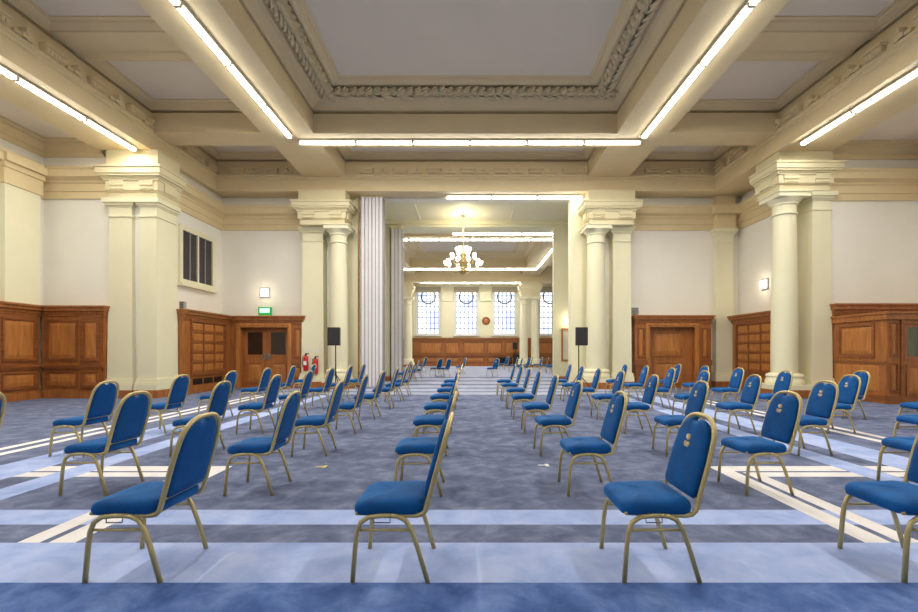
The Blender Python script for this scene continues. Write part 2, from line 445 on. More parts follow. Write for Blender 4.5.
# ------------------------------------------------------------------ columns, pilasters, blocks
def column(x, y, r, top, label, base_z=.22, ov=.16, group=None):
    t = thing('round_column', label, 'column', (x, y, 0), group)
    MB().box(x-r-ov, x+r+ov, y-r-ov, y+r+ov, 0, base_z).build('wooden_plinth', M['wood'], t)
    o2 = ov-.02; MB().box(x-r-o2, x+r+o2, y-r-o2, y+r+o2, base_z, base_z+.13).build('square_plinth', M['cream'], t)
    base_z += .13
    MB().lathe([(r+.13, base_z), (r+.15, base_z+.06), (r+.13, base_z+.13), (r+.11, base_z+.15), (r+.10, base_z+.2), (r+.13, base_z+.24), (r+.10, base_z+.29), (r+.02, base_z+.32)], (x, y, 0), 40).build('base', M['cream'], t, auto=True)
    z0 = base_z+.32; z1 = top-.62; pr = []
    for i in range(13):
        f = i/12; pr.append((r*(1-.14*f**1.8)+.015*(1-f)*0, z0+(z1-z0)*f))
    # the joint ring of the photo's shaft
    MB().lathe(pr, (x, y, 0), 40).build('shaft', M['cream'], t, auto=True)
    rt = r*.86
    cb = MB(); cb.lathe([(rt+.0, z1), (rt+.04, z1+.02), (rt+.04, z1+.06), (rt+.005, z1+.08), (rt+.005, z1+.28), (rt+.04, z1+.30), (rt+.04, z1+.34), (rt+.12, z1+.42), (rt+.14, z1+.46)], (x, y, 0), 40)
    a = rt+.15
    cb.box(x-a, x+a, y-a, y+a, z1+.46, z1+.58); cb.box(x-a-.03, x+a+.03, y-a-.03, y+a+.03, z1+.58, z1+.62)
    cb.build('capital', M['cream'], t, auto=True)
    return t
def pilaster(x0, x1, y0, y1, top, label, base_z=.22, group=None, mat_=None):
    m = mat_ or M['cream']
    t = thing('square_pilaster', label, 'pilaster', ((x0+x1)/2, (y0+y1)/2, 0), group)
    MB().box(x0-.06, x1+.06, y0-.10, y1, 0, base_z).build('wooden_plinth', M['wood'], t)
    b = MB(); b.box(x0-.055, x1+.055, y0-.09, y1, base_z, base_z+.16); b.box(x0-.05, x1+.05, y0-.07, y1, base_z+.16, base_z+.21); b.box(x0-.04, x1+.04, y0-.04, y1, base_z+.21, base_z+.30)
    b.build('base', m, t)
    w = .03
    b = MB(); b.loft([[(x0, y0, base_z+.3), (x1, y0, base_z+.3), (x1, y1, base_z+.3), (x0, y1, base_z+.3)], [(x0+w, y0+w, top-.5), (x1-w, y0+w, top-.5), (x1-w, y1, top-.5), (x0+w, y1, top-.5)]])
    b.build('shaft', m, t)
    b = MB(); b.box(x0+w-.03, x1-w+.03, y0+w-.03, y1, top-.5, top-.45); b.box(x0+w, x1-w, y0+w, y1, top-.45, top-.22)
    b.box(x0-.0, x1+.0, y0-.0, y1, top-.22, top-.18); b.box(x0-.04, x1+.04, y0-.04, y1, top-.18, top-.12); b.box(x0-.09, x1+.09, y0-.09, y1, top-.12, top)
    b.build('capital', m, t)
    return t
def block(x0, x1, y0, y1, z, h_top, sc=1, dents=True):
    b = MB(); zz = z
    b.box(x0+.06, x1-.06, y0+.06, y1, z, z+.18); b.box(x0+.03, x1-.03, y0+.03, y1, z+.18, z+.22)
    b.box(x0, x1, y0, y1, z+.22, z+.48)
    b.box(x0-.04, x1+.04, y0-.04, y1, z+.48, z+.53)
    if dents:
        for u in (.22, .78):
            c = x0+(x1-x0)*u; hw = (x1-x0)*.13
            b.box(c-hw, c+hw, y0-.035, y1, z+.245, z+.275); b.box(c-hw, c+hw, y0-.035, y1, z+.35, z+.48)
            k = -hw+.02
            while k < hw-.03: b.box(c+k, c+k+.03, y0-.03, y0, z+.205, z+.235); k += .055
        for u in (.5,):
            b.box(x0-.035, x1+.035, y0+(y1-y0)*.25, y0+(y1-y0)*.75, z+.245, z+.48)
    # cornice
    b.box(x0-.07, x1+.07, y0-.07, y1, z+.53, z+.58)
    b.box(x0-.13, x1+.13, y0-.13, y1, z+.58, z+.64)
    b.box(x0-.16, x1+.16, y0-.16, y1, z+.64, z+.80)
    b.box(x0-.19, x1+.19, y0-.19, y1, z+.80, z+.86)
    b.v = [(p[0], p[1], zz+(p[2]-zz)*sc) for p in b.v]
    b.box(x0+.02, x1-.02, y0+.02, y1, z+.86*sc, h_top)
    return trim(b, M['stone_lt'])

TOPF, TOPB = 5.47, 5.62
pilaster(-9.95, -9.26, 12.5, 12.65, TOPF, 'left flat pilaster on the large left corner pier beside the oak panelling')
pilaster(-9.1, -8.58, 12.5, 13.4, TOPF, 'right square pilaster at the arris of the left corner pier')
block(-9.97, -8.53, 12.46, 13.45, TOPF, 6.8)
column(8.96, 13.0, .335, TOPF+.26, 'large round column at the right corner pier, in front of the square pilaster', ov=.25)
pilaster(9.55, 10.12, 12.72, 13.6, TOPF+.26, 'square pilaster right of the large right-hand round column')
block(8.5, 10.02, 12.55, 13.6, TOPF+.26, 6.8, .86)
column(-4.57, 15.9, .315, TOPB, 'round column left of the grey folding partition, behind the left loudspeaker')
pilaster(-5.9, -5.12, 15.95, YB-.02, TOPB, 'square pilaster with two fire extinguishers, left of the partition')
block(-5.88, -4.24, 15.55, YB-.02, TOPB, 6.8, .9)
column(4.39, 15.9, .335, TOPB, 'round column right of the central opening, behind the right loudspeaker')
pilaster(4.98, 5.66, 15.95, YB-.02, TOPB, 'square pilaster between right opening column and right oak door')
block(4.03, 5.66, 15.55, YB-.02, TOPB, 6.8, .9)
pilaster(8.72, 9.36, 16.15, YB, TOPB, 'square pilaster in back right corner beside the right oak door')
b = MB(); x0, x1, y0 = 8.7, 9.38, 16.1
b.box(x0, x1, y0, YB, TOPB, TOPB+.5); b.box(x0-.14, x1+.14, y0-.2, YB, TOPB+.5, TOPB+.8); b.box(x0, x1, y0, YB, TOPB+.8, 6.8); trim(b, M['stone'])
# pilaster on the left side wall
t = thing('square_pilaster', 'flat pilaster on the left side wall above the oak panelling', 'pilaster', (X0L, 11.75, 0))
MB().box(X0L, X0L+.2, 11.4, 12.35, 2.53, 5.5).build('shaft', M['cream'], t)
MB().sweep([(.0, 5.5), (.06, 5.5), (.06, 5.7), (.08, 5.7), (.08, 5.9), (.12, 5.93), (.12, 5.98), (.27, 6.04), (.27, 6.22), (.31, 6.26), (.31, 6.31), (0, 6.34)], [(X0L, 11.3), (X0L+.18, 11.3), (X0L+.18, 12.35), (X0L, 12.35)][::1]).build('capital', M['stone'], t) if False else None
b = MB(); b.box(X0L, X0L+.23, 11.36, 12.39, 5.5, 5.9); b.box(X0L, X0L+.36, 11.3, 12.45, 6.04, 6.23); b.box(X0L, X0L+.27, 11.33, 12.42, 5.9, 6.04)
b.build('capital', M['stone'], t)

# ------------------------------------------------------------------ oak panelling
def cornice(T, u0, u1, z, n, b, h=.28):
    b.box(u0-.006, u1+.006, -.0, n+.03, z-h, z-h+.06, T); b.box(u0-.012, u1+.012, 0, n+.06, z-h+.06, z-h+.14, T)
    b.box(u0-.05, u1+.05, 0, n+.12, z-h+.14, z-.05, T); b.box(u0-.08, u1+.08, 0, n+.16, z-.05, z, T)
def rpanel(T, bf, bp, u0, u1, z0, z1, n, w=.05):
    bf.frame(u0, u1, z0, z1, n, n+.03, w, T)
    bf.frame(u0+w, u1-w, z0+w, z1-w, n, n+.012, .02, T)
    bp.frustum(u0+w+.02, u1-w-.02, z0+w+.02, z1-w-.02, n, n+.022, min(.1, (u1-u0)*.2), T)
def panelling(label, T, n, Ls, z, cols, loc, name='oak_panelling', dado=.88):
    t = thing(name, label, 'wall panelling', loc)
    b = MB(); b.box(0, Ls, 0, n, 0, z-.1, T); b.box(0, Ls, n, n+.03, 0, .2, T); b.box(0, Ls, n, n+.02, .2, .24, T)
    b.build('carcass', M['wood'], t)
    b = MB(); cornice(T, 0, Ls, z, n, b); b.build('cornice', M['wood'], t)
    b = MB(); b.box(0, Ls, n, n+.075, dado-.03, dado+.03, T); b.box(0, Ls, n, n+.056, dado-.08, dado-.03, T); b.build('dado_rail', M['wood_dk'], t)
    for u0, u1, e in cols:
        bf = MB(); bp = MB()
        if e: bf.box(u0-.06, u1+.06, n, n+e, .245, z-.285, T)
        rpanel(T, bf, bp, u0, u1, 1.02, z-.38, n+e); rpanel(T, bf, bp, u0, u1, .30, dado-.13, n+e)
        f = bf.build('panel_frame', M['wood_dk'], t); bp.build('panel_field', M['wood_lt'], t)
    return t
# left side wall run
panelling('oak panelling along the left side wall at the photo edge', plane_T(X0L, 8.4, 0, 1, 1, 0), .14, 4.0, 2.52, [(.2, 1.4, 0), (1.6, 2.6, 0), (2.95, 3.85, .03)], (X0L, 10.4, 0))
panelling('oak panelling facing camera on the left, wide and narrow raised panels', plane_T(X0L+.14, YR, 1, 0, 0, -1), .2, 1.73, 2.52, [(.12, .98, 0), (1.15, 1.6, .05)], (-11, YR, 0))
def gridpanel(label, T, Ls, n, z, c0, c1, nx, nz, loc, grille):
    t = thing('oak_panelling', label, 'wall panelling', loc)
    b = MB(); b.box(0, Ls, 0, n, 0, z-.1, T); b.box(0, Ls, n, n+.04, 0, .18, T); b.build('carcass', M['wood'], t)
    b = MB(); cornice(T, 0, Ls, z, n, b); b.build('cornice', M['wood'], t)
    z0, z1 = .62, z-.34; bf = MB(); bp = MB()
    bf.frame(c0-.08, c1+.08, z0-.08, z1+.08, n, n+.05, .08, T)
    du = (c1-c0)/nx; dz = (z1-z0)/nz
    for i in range(nx):
        for j in range(nz):
            bf.frame(c0+i*du, c0+(i+1)*du, z0+j*dz, z0+(j+1)*dz, n, n+.025, .03, T)
            bp.frustum(c0+i*du+.03, c0+(i+1)*du-.03, z0+j*dz+.03, z0+(j+1)*dz-.03, n, n+.02, .05, T)
    bf.build('grid_moulding', M['wood_dk'], t); bp.build('grid_fields', M['wood_lt'], t)
    if grille:
        g = MB()
        for i in range(3):
            u = c0+.05+i*(c1-c0-.1)/3
            g.box(u, u+(c1-c0)/3-.12, n, n+.012, .26, .44, T)
        g.build('heating_grille', M['vdark'], t)
    return t
gridpanel('oak grid panelling with heating grilles on the left recess wall', plane_T(XRL, 13.42, 0, 1, 1, 0), 2.6, .50, 2.52, .4, 2.2, 3, 5, (-8.6, 14.6, 0), True)
gridpanel('oak grid panelling on the right recess wall behind the big column', plane_T(XRR, 13.65, 0, 1, -1, 0), 2.45, .38, 2.52, .25, 2.15, 3, 5, (9.3, 14.8, 0), False)

# left doors: oak case with double glazed leaves
def door_left():
    T = plane_T(-8.42, YB, 1, 0, 0, -1); n = .38; W = 2.58; z = 2.52
    t = thing('door_1', 'oak double doors with dark glass under the green exit sign', 'door', (-7.13, YB-.2, 0)); struct(t)
    b = MB(); b.box(0, .36, 0, n, 0, z-.1, T); b.box(2.02, W, 0, n, 0, z-.1, T); b.box(.36, 2.02, 0, n, 2.12, z-.1, T)
    b.box(.36, 2.02, 0, .06, 0, 2.12, T)
    b.build('door_case', M['wood'], t)
    b = MB(); cornice(T, .02, W, z, n, b); b.build('cornice', M['wood'], t)
    b = MB(); b.frame(.22, 2.16, -.05, 2.26, n, n+.05, .08, T); b.frame(.30, 2.08, -.05, 2.18, n, n+.03, .06, T); b.build('architrave', M['wood_lt'], t)
    for k in range(2):
        u0 = .37+k*.82; u1 = u0+.81
        lf = MB(); lf.box(u0, u1, .1, .15, .02, 2.1, T); lf.frame(u0+.1, u1-.1, 1.12, 2.0, .15, .165, .04, T)
        rp = MB(); rpanel(T, lf, rp, u0+.12, u1-.12, .15, .9, .15)
        L_ = lf.build('door_leaf', M['wood'], t)
        rp.build('leaf_panel', M['wood_lt'], L_); 
        g = MB(); g.box(u0+.14, u1-.14, .15, .16, 1.16, 1.96, T); g.build('glass_pane', M['doorglass'], L_)
        h = MB(); c = 1.19 + (-.07 if k == 0 else .07)
        h.box(c-.04, c+.04, .165, .18, .98, 1.2, T); h.tube([T(c, .18, 1.08), T(c, .24, 1.08), T(c+(.1 if k else -.1), .24, 1.08)], .015, 6)
        h.build('handle', M['steel'], L_)
    bf = MB(); bp = MB(); rpanel(T, bf, bp, 2.22, 2.5, 1.02, 2.1, n, .04); rpanel(T, bf, bp, 2.22, 2.5, .3, .75, n, .04); bf.box(2.17, W, n, n+.06, .84, .93, T)
    bf.build('side_pilaster', M['wood_dk'], t); bp.build('side_field', M['wood_lt'], t)
door_left()
def door_right():
    T = plane_T(5.80, YB, 1, 0, 0, -1); n = .36; W = 2.68; z = 2.54
    t = thing('door_2', 'solid oak panelled door in a heavy case right of the opening', 'door', (7.1, YB-.2, 0)); struct(t)
    b = MB(); b.box(0, .5, 0, n, 0, z-.1, T); b.box(2.12, W, 0, n, 0, z-.1, T); b.box(.5, 2.12, 0, n, 2.14, z-.1, T); b.box(.5, 2.12, 0, .08, 0, 2.14, T)
    b.build('door_case', M['wood'], t)
    b = MB(); cornice(T, .0, W, z, n, b); b.build('cornice', M['wood'], t)
    b = MB(); b.frame(.38, 2.24, -.05, 2.26, n, n+.05, .07, T); b.frame(.45, 2.17, -.05, 2.19, n, n+.03, .06, T); b.build('architrave', M['wood_lt'], t)
    lf = MB(); lf.box(.51, 2.11, .08, .16, .02, 2.12, T); rp = MB(); rpanel(T, lf, rp, .72, 1.78, 1.1, 1.98, .16, .06); rpanel(T, lf, rp, .72, 1.78, .15, .92, .16, .06)
    L_ = lf.build('door_leaf', M['wood'], t); rp.build('leaf_panel', M['wood_lt'], L_)
    for k, u in enumerate((.04, 2.3)):
        bf = MB(); bp = MB(); rpanel(T, bf, bp, u+.05, u+.3, 1.05, 2.1, n, .03); bf.box(u-.06, u+.38, n, n+.08, .8, .98, T); bf.box(u-.03, u+.36, n, n+.06, 0, .8, T)
        bf.build('side_pilaster', M['wood_dk'], t); bp.build('side_field', M['wood_lt'], t)
door_right()

# right-hand oak lobby with a glazed door
def lobby():
    XL, YN, z = 10.14, 11.1, 2.2
    t = thing('oak_lobby', 'oak door lobby projecting from wall at right edge with glazed door', 'lobby', (11.4, 12, 0))
    yw = YR+.15
    b = MB(); b.box(XL, XL+.08, YN, yw, 0, z); b.box(XL+.006, X0R, YN+.02, YN+.1, z-.25, z-.002); b.box(XL+.003, XL+.42, YN-.002, YN+.1, 0, z-.001); b.box(X0R-.6, X0R, YN, YN+.1, 0, z)
    b.box(XL, X0R, YN, yw, z-.05, z)
    b.build('carcass', M['wood'], t)
    T = plane_T(XL, yw, 0, -1, -1, 0); Ls = yw-YN
    bf = MB(); bp = MB()
    rpanel(T, bf, bp, .25, 1.38, 1.12, 2.0, 0, .07); bf.box(0, Ls, 0, .02, .98, 1.04, T); bf.box(0, Ls, 0, .03, 0, .2, T)
    bp.frustum(.15, 1.5, .28, .92, 0, .012, .02, T)
    bf.build('panel_frame', M['wood_dk'], t); bp.build('panel_field', M['wood_lt'], t)
    b = MB(); b.box(XL-.08, X0R, YN-.1, yw, z-.0, z+.05); b.box(XL-.05, X0R, YN-.06, yw, z-.14, z); b.build('cornice', M['wood'], t)
    T2 = plane_T(XL, YN, 1, 0, 0, -1)
    bf = MB(); bp = MB(); rpanel(T2, bf, bp, .08, .28, 1.15, 2.0, 0, .03); rpanel(T2, bf, bp, .08, .28, .28, 1.0, 0, .03); bf.box(.32, .40, 0, .05, 0, 2.05, T2); bf.box(.0, .40, 0, .03, 0, .2, T2)
    bf.build('stile_frame', M['wood_dk'], t); bp.build('stile_field', M['wood_lt'], t)
    d = MB(); d.box(.42, 1.4, -.08, -.03, .03, 1.94, T2); d.frame(.46, 1.36, 1.1, 1.92, -.03, -.01, .05, T2); rp = MB(); rpanel(T2, d, rp, .5, 1.32, .2, .95, -.03, .05)
    D = d.build('door', M['wood'], t); rp.build('door_panel', M['wood_lt'], D)
    g = MB(); g.box(.52, 1.3, -.03, -.02, 1.16, 1.88, T2); g.build('glass_pane', M['sage'], D)
    d2 = MB(); d2.box(1.42, 1.95, -.08, -.03, .03, 1.94, T2); d2.build('door', M['wood'], t)
lobby()
T = plane_T(10.12, YR+.15, 1, 0, 0, -1)
t = thing('oak_panelling', 'oak wall cornice strip above the right-hand lobby', 'wall panelling', (11.3, YR, 2.25))
b = MB(); cornice(T, 0, 2.4, 2.6, .12, b, .3); b.build('cornice', M['wood'], t)
b = MB(); b.box(0, 2.4, 0, .1, 2.25, 2.5, T); b.build('fascia', M['wood'], t)

# far panelling
t = panelling('long oak dado panelling under the tall windows of the far room', plane_T(-8, YW, 1, 0, 0, -1), .2, 16, 2.4,
              [(a, b_, 0) for a, b_ in ((2.2, 3.1), (3.7, 5.6), (5.9, 7.1), (7.4, 9.2), (9.45, 10.7), (11.0, 12.9), (13.4, 15))], (0, YW, 0))

# ------------------------------------------------------------------ folding partitions
def partition(x0, x1, y, d, h, label, n):
    t = thing('folding_partition', label, 'partition', ((x0+x1)/2, y, 0))
    w = (x1-x0)/n
    for i in range(n):
        a = x0+i*w
        MB().box(a+.014, a+w-.014, y-.5*d + (.03 if i % 2 else 0), y+.5*d, .02, h).build('leaf', M['part'], t)
    b = MB()
    for i in range(n+1): b.box(x0+i*w-.018, x0+i*w+.018, y-.5*d+.05, y+.5*d-.02, .02, h)
    b.build('gaskets', M['part_dk'], t)
    MB().box(x0-.03, x1+.03, y-.5*d-.02, y+.5*d+.02, h, h+.06).build('top_track', M['stone'], t)
    return t
partition(-3.86, -3.10, 16.35, .4, 6.74, 'tall grey folding partition stacked at the left of the opening', 6)
partition(-3.42, -2.96, 20.0, .5, 6.6, 'second grey folding partition stacked farther back in the passage', 3)
tag(MB().box(-3.95, -3.90, 16.05, 16.12, 0, 6.7).build('partition_stripe', M['wood_dk']), 'thin dark vertical post at left edge of the grey partition', 'stripe')  # dark vertical line beside the partition, built as a slim box

# ------------------------------------------------------------------ fluorescent battens
bat = thing('fluorescent_batten', '', 'light', (0, 0, 0))
MB().box(-.805, .805, -.085, .085, .0, .05).build('housing', M['housing'], bat)
MB().loft([[(x, -.055, 0), (x, -.045, -.05), (x, .045, -.05), (x, .055, 0)] for x in (-.775, .775)]).build('diffuser', M['tube'], bat)
for a in (-.805, .775): MB().box(a, a+.03, -.06, .06, -.055, 0).build('end_cap', M['housing'], bat)
first = [True]
def batten(x, y, z, rz, label, group):
    global bat
    if first[0]:
        bat.location = (x, y, z); bat.rotation_euler = (0, 0, rz); bat['label'] = label; bat['group'] = group; first[0] = False
        return bat
    r = dup(bat, (x, y, z), rz, label); r['group'] = group; return r
def area(x, y, z, sx, sy, e, col=(1, .97, .91), rot=(0, 0, 0)):
    l = bpy.data.lights.new('area_lamp', 'AREA'); l.shape = 'RECTANGLE'; l.size = sx; l.size_y = sy; l.energy = e; l.color = col
    o = bpy.data.objects.new('area_lamp', l); COL.objects.link(o); o.location = (x, y, z); o.rotation_euler = rot
    return o
PER = 39.0    # watts a batten
def strip_y(x, z, y_end, n, desc, group, nlab, f=1):
    for k in range(n):
        y = y_end-.81-k*1.62
        lab = 'lit fluorescent batten, %s from the far end of the %s' % (ORD[min(k, 10)], desc)
        if k < nlab: batten(x, y, z, PI/2, lab, group)
    area(x, y_end-n*.81, z-.07, .12, n*1.62, PER*n*f)
def strip_x(y, z, x0, n, desc, group, per=PER):
    for k in range(n):
        batten(x0+.81+k*1.62, y, z, 0, 'lit fluorescent batten, %s from left in the %s' % (ORD[k], desc), group)
    area(x0+n*.81-(.3 if n == 3 else 0), y, z-.07, n*1.62-(1.0 if n == 3 else 0), .12, per*n)
strip_y(-5.0, 7.23, 12.66, 9, 'left inner ceiling beam strip', 'battens on left inner beam', 4)
strip_y(4.82, 7.23, 12.66, 9, 'right inner ceiling beam strip', 'battens on right inner beam', 4)
strip_y(-9.08, 6.75, 12.35, 9, 'outermost left ceiling beam strip', 'battens on outer left beam', 3, .5)
strip_y(8.74, 6.75, 12.0, 9, 'outermost right ceiling beam strip', 'battens on outer right beam', 2, .5)
strip_x(12.97, 7.23, -4.86, 6, 'long cross strip under the central ceiling', 'battens on cross beam')
strip_x(16.15, 6.75, -.86, 3, 'short strip over the central opening', 'battens over opening', PER*.35)
strip_x(21.2, 6.75, -.83, 3, 'strip over the second opening', 'battens over second opening', PER*.5)
strip_x(24.3, 7.23, -4.86, 6, 'nearer cross strip on far room ceiling', 'battens in far room near', PER*.5)
strip_x(33.1, 7.23, -4.86, 6, 'farther cross strip behind the chandelier', 'battens in far room far', PER*.5)
strip_x(36.5, 6.75, -4.0, 5, 'strip above the far windows', 'battens above windows', PER*.5)
strip_y(4.82, 7.23, 32.9, 5, 'far room right ceiling beam strip', 'battens in far room right', 4, .5)
area(-5.0, 28.9, 7.1, .12, 8, PER*2.5)

# far room ring beams
b = MB(); b.box(OL, IL, Y2B, 36.2, 7.28, 8.3); b.box(IR, OR_, Y2B, 36.2, 7.28, 8.3)
b.box(IL, IR, 23.9, 24.75, 7.28, 8.3); b.box(IL, IR, 32.7, 33.5, 7.28, 8.3)
b.box(-12, 12, 36.2, 37.0, 6.8, 8.3); b.box(-12, 12, Y2B, Y2B+.6, 6.8, 8.3)
trim(b, M['stone'])
b = MB(); b.sweep(cen, rcw(IL, IR, 24.75, 32.7), True); trim(b, M['stone'])
b = MB(); b.sweep(ent, [(-12, YW), (12, YW)]) if False else None
for a, b2 in ((-12, -4.75), (-2.4, -1.48), (.85, 1.8), (4.13, 5.7), (8, 12)):
    b.box(a, b2, YW-.25, YW, 5.55, 6.3); b.box(a, b2, YW-.1, YW, 2.4, 5.55)
trim(b, M['cream'])
# passage ceiling ribs and passage-side beams
b = MB(); b.box(XRL, XRR, 19.75, Y2, 6.80, 7.0); b.box(XRL, XRR, YB+.36, 17.15, 6.8, 7.0); b.box(XRL, XRR, 17.15, 17.25, 6.86, 7.0)
for x in (-2.15, 1.75): b.box(x-.03, x+.03, 17.25, 19.75, 6.92, 6.97)
trim(b, M['cream'])

# far columns
column(-4.95, 36.5, .33, 5.6, 'far room round column seen just right of the second partition', group=None)
column(4.3, 36.5, .33, 5.6, 'left one of the pair of round columns in the far room')
column(5.22, 36.5, .33, 5.6, 'right one of the pair of round columns in the far room')
block(4.0, 5.55, 36.1, 37.0, 5.6, 6.8); block(-5.6, -4.6, 36.1, 37.0, 5.6, 6.8)

# ------------------------------------------------------------------ windows
def window(i, x0, x1):
    z0, z1 = 2.65, 6.6; y = YW+.12
    t = thing('window_%d' % i, '%s tall leaded window from the left, with a circle in its head' % ORD[i-1], 'window', ((x0+x1)/2, y, z0)); struct(t)
    T = plane_T(x0, y, 1, 0, 0, -1); W = x1-x0
    b = MB(); b.frame(0, W, z0, z1, -.05, .1, .14, T); b.build('window_frame', M['winframe'], t)
    MB().box(-.1, W+.1, 0, .32, z0-.08, z0, T).build('window_sill', M['winframe'], t)
    MB().box(.1, W-.1, -.03, -.02, z0, z1, T).build('glass_pane', M['glass'], t)
    b = MB()
    for k in range(0, 6):
        u = .14+(W-.28)*k/5; b.box(u-.027, u+.027, -.02, .02, z0, z1, T)
    for k in range(0, 9):
        z = z0+.1+(z1-z0-.2)*k/8; b.box(.12, W-.12, -.02, .02, z-.027, z+.027, T)
    b.tube([T(W/2+.6*math.cos(a), 0.0, 5.95+.6*math.sin(a)) for a in [2*PI*k/28 for k in range(28)]], .055, 6, True)
    b.build('glazing_bars', M['lead'], t)
    return t
for i, (a, b_) in enumerate(sorted(WX)): window(i+1, a, b_)
for i, (a, b_) in enumerate(sorted(WX)):
    t = thing('roller_blind', 'rolled beige blind heading the %s tall far window from the left' % ORD[i], 'blind', ((a+b_)/2, YW-.1, 6.3), 'blinds over the far windows')
    MB().box(a-.05, b_+.05, YW-.16, YW-.02, 6.30, 6.75).build('fabric', M['blind'], t)
    MB().tube([(a-.05, YW-.1, 6.3), (b_+.05, YW-.1, 6.3)], .03, 8).build('bottom_bar', M['stone'], t)

# round plaque between windows
t = thing('wall_plaque', 'round dark wooden plaque on the pier between far windows', 'plaque', (1.37, YW-.12, 3.85))
def disc(c, prof, n=28):     # lathe about -y axis
    b = MB(); b.lathe(prof, (0, 0, 0), n)
    b.v = [(c[0]+x, c[1]-z, c[2]+y) for x, y, z in b.v]; return b
disc((1.37, YW-.1, 3.85), [(.34, 0), (.35, .03), (.32, .06), (.28, .06), (.27, .04), (.05, .04)]).build('rim', M['wood_dk'], t)
disc((1.37, YW-.14, 3.85), [(.2, 0), (.19, .03), (.1, .05), (.02, .06)], 8).build('carved_boss', M['wood_lt'], t)

# ------------------------------------------------------------------ small fittings
def wall_lamp(T, label, loc):
    t = thing('wall_lamp', label, 'wall lamp', loc)
    MB().box(-.17, .17, 0, .04, -.17, .17, T).build('back_plate', M['grey'], t)
    MB().frustum(-.14, .14, -.14, .14, .04, .1, .02, T).build('lamp_glass', M['lamp'], t)
def TT(ox, oy, oz, ux, uy, nx, ny): return lambda u, n_, z: (ox+ux*u+nx*n_, oy+uy*u+ny*n_, oz+z)
wall_lamp(TT(-7.37, YB, 3.38, 1, 0, 0, -1), 'small square lit lamp on the wall above the exit sign', (-7.37, YB, 3.38))
wall_lamp(TT(XRR, 14.9, 3.47, 0, 1, -1, 0), 'small square lit lamp on the right recess wall beside the big column', (XRR, 14.9, 3.47))
wall_lamp(TT(4.42, Y2, 2.62, 1, 0, 0, -1), 'lit lamp on the passage wall above the framed mirror', (4.42, Y2, 2.62))
def pt(x, y, z, e, c=(1, .85, .6), r=.08):
    l = bpy.data.lights.new('lamp_glow', 'POINT'); l.energy = e; l.color = c; l.shadow_soft_size = r
    o = bpy.data.objects.new('lamp_glow', l); COL.objects.link(o); o.location = (x, y, z)
pt(-7.37, YB-.22, 3.38, 4); pt(XRR-.22, 14.9, 3.47, 5); pt(4.35, Y2-.25, 2.62, 12)

t = thing('exit_sign', 'green illuminated exit sign standing on the left door cornice', 'exit sign', (-7.25, 16.15, 2.52))
MB().box(-7.48, -7.02, 16.1, 16.18, 2.53, 2.84).build('case', M['green'], t)
MB().box(-7.42, -7.08, 16.09, 16.1, 2.64, 2.8).build('glare_patch', M['greenglare'], t)  # pale panel paints the glare over the sign's centre
MB().box(-7.46, -7.04, 16.06, 16.2, 2.52, 2.55).build('foot', M['tape'], t)

t = thing('ventilation_grille', 'dark louvred window vent in cream frame on left recess wall', 'vent', (XRL, 15.0, 3.4))
T = plane_T(XRL, 14.05, 0, 1, 1, 0)
b = MB(); b.frame(-.12, 1.8, 3.38, 5.18, 0, .08, .14, T); b.box(.81, .87, 0, .07, 3.5, 5.06, T); b.build('frame', M['cream'], t)
MB().box(-.16, 1.84, 0, .16, 3.3, 3.38, T).build('sill', M['cream'], t)
b = MB(); b.box(0, 1.7, 0, .01, 3.5, 5.08, T)
for k in range(24): b.box(.02, 1.66, .01, .04, 3.52+k*.065, 3.54+k*.065, T)
b.build('louvres', M['dark'], t)
for a in (.41, 1.24): MB().box(a, a+.02, .03, .06, 3.5, 5.05, T).build('divider', M['grey'], t)

def alarm(x, y, z, label, w=.28):
    t = thing('alarm_box', label, 'alarm box', (x, y, z))
    MB().box(x-w/2, x+w/2, y-.12, y, z, z+.24).build('case', M['grey'], t)
    b = MB()
    for k in range(4): b.box(x-w/2+.03, x+w/2-.03, y-.125, y-.12, z+.04+k*.05, z+.06+k*.05)
    b.build('slots', M['dark'], t)
alarm(-8.62, 13.75, 2.53, 'small grey alarm box above left oak grid panelling beside the pier', .14)
alarm(5.88, YB, 2.60, 'small grey alarm box above left end of right oak door')

def extinguisher(x, z, label):
    y = 15.83
    t = thing('fire_extinguisher', label, 'fire extinguisher', (x, y, z))
    MB().lathe([(.07, 0), (.08, .02), (.08, .42), (.06, .5), (.03, .53)], (x, y, z), 16).build('cylinder', M['red'], t, auto=True)
    b = MB(); b.lathe([(.03, 0), (.03, .06)], (x, y, z+.53), 10); b.box(x-.03, x+.1, y-.02, y+.02, z+.58, z+.61); b.build('valve', M['black'], t)
    MB().tube([(x-.02, y, z+.55), (x-.1, y, z+.5), (x-.11, y, z+.3), (x-.1, y, z+.12)], .014, 6).build('hose', M['black'], t)
    MB().box(x-.05, x+.05, y-.084, y-.07, z+.2, z+.34).build('paper_label', M['whitetape'], t)
    MB().box(x-.03, x+.03, y+.08, y+.13, z+.25, z+.5).build('wall_bracket', M['black'], t)
extinguisher(-5.70, .60, 'left red fire extinguisher hung on pilaster beside the left doors')
extinguisher(-5.36, .50, 'right red fire extinguisher hung lower on the same pilaster')
for x, l in ((-5.66, 'left'), (-5.32, 'right')):
    tag(MB().box(x-.05, x+.05, 15.93, 15.945, 1.25, 1.36).build('sign_plate', M['whitetape']), 'tiny pale sign plate above the %s fire extinguisher' % l, 'sign')

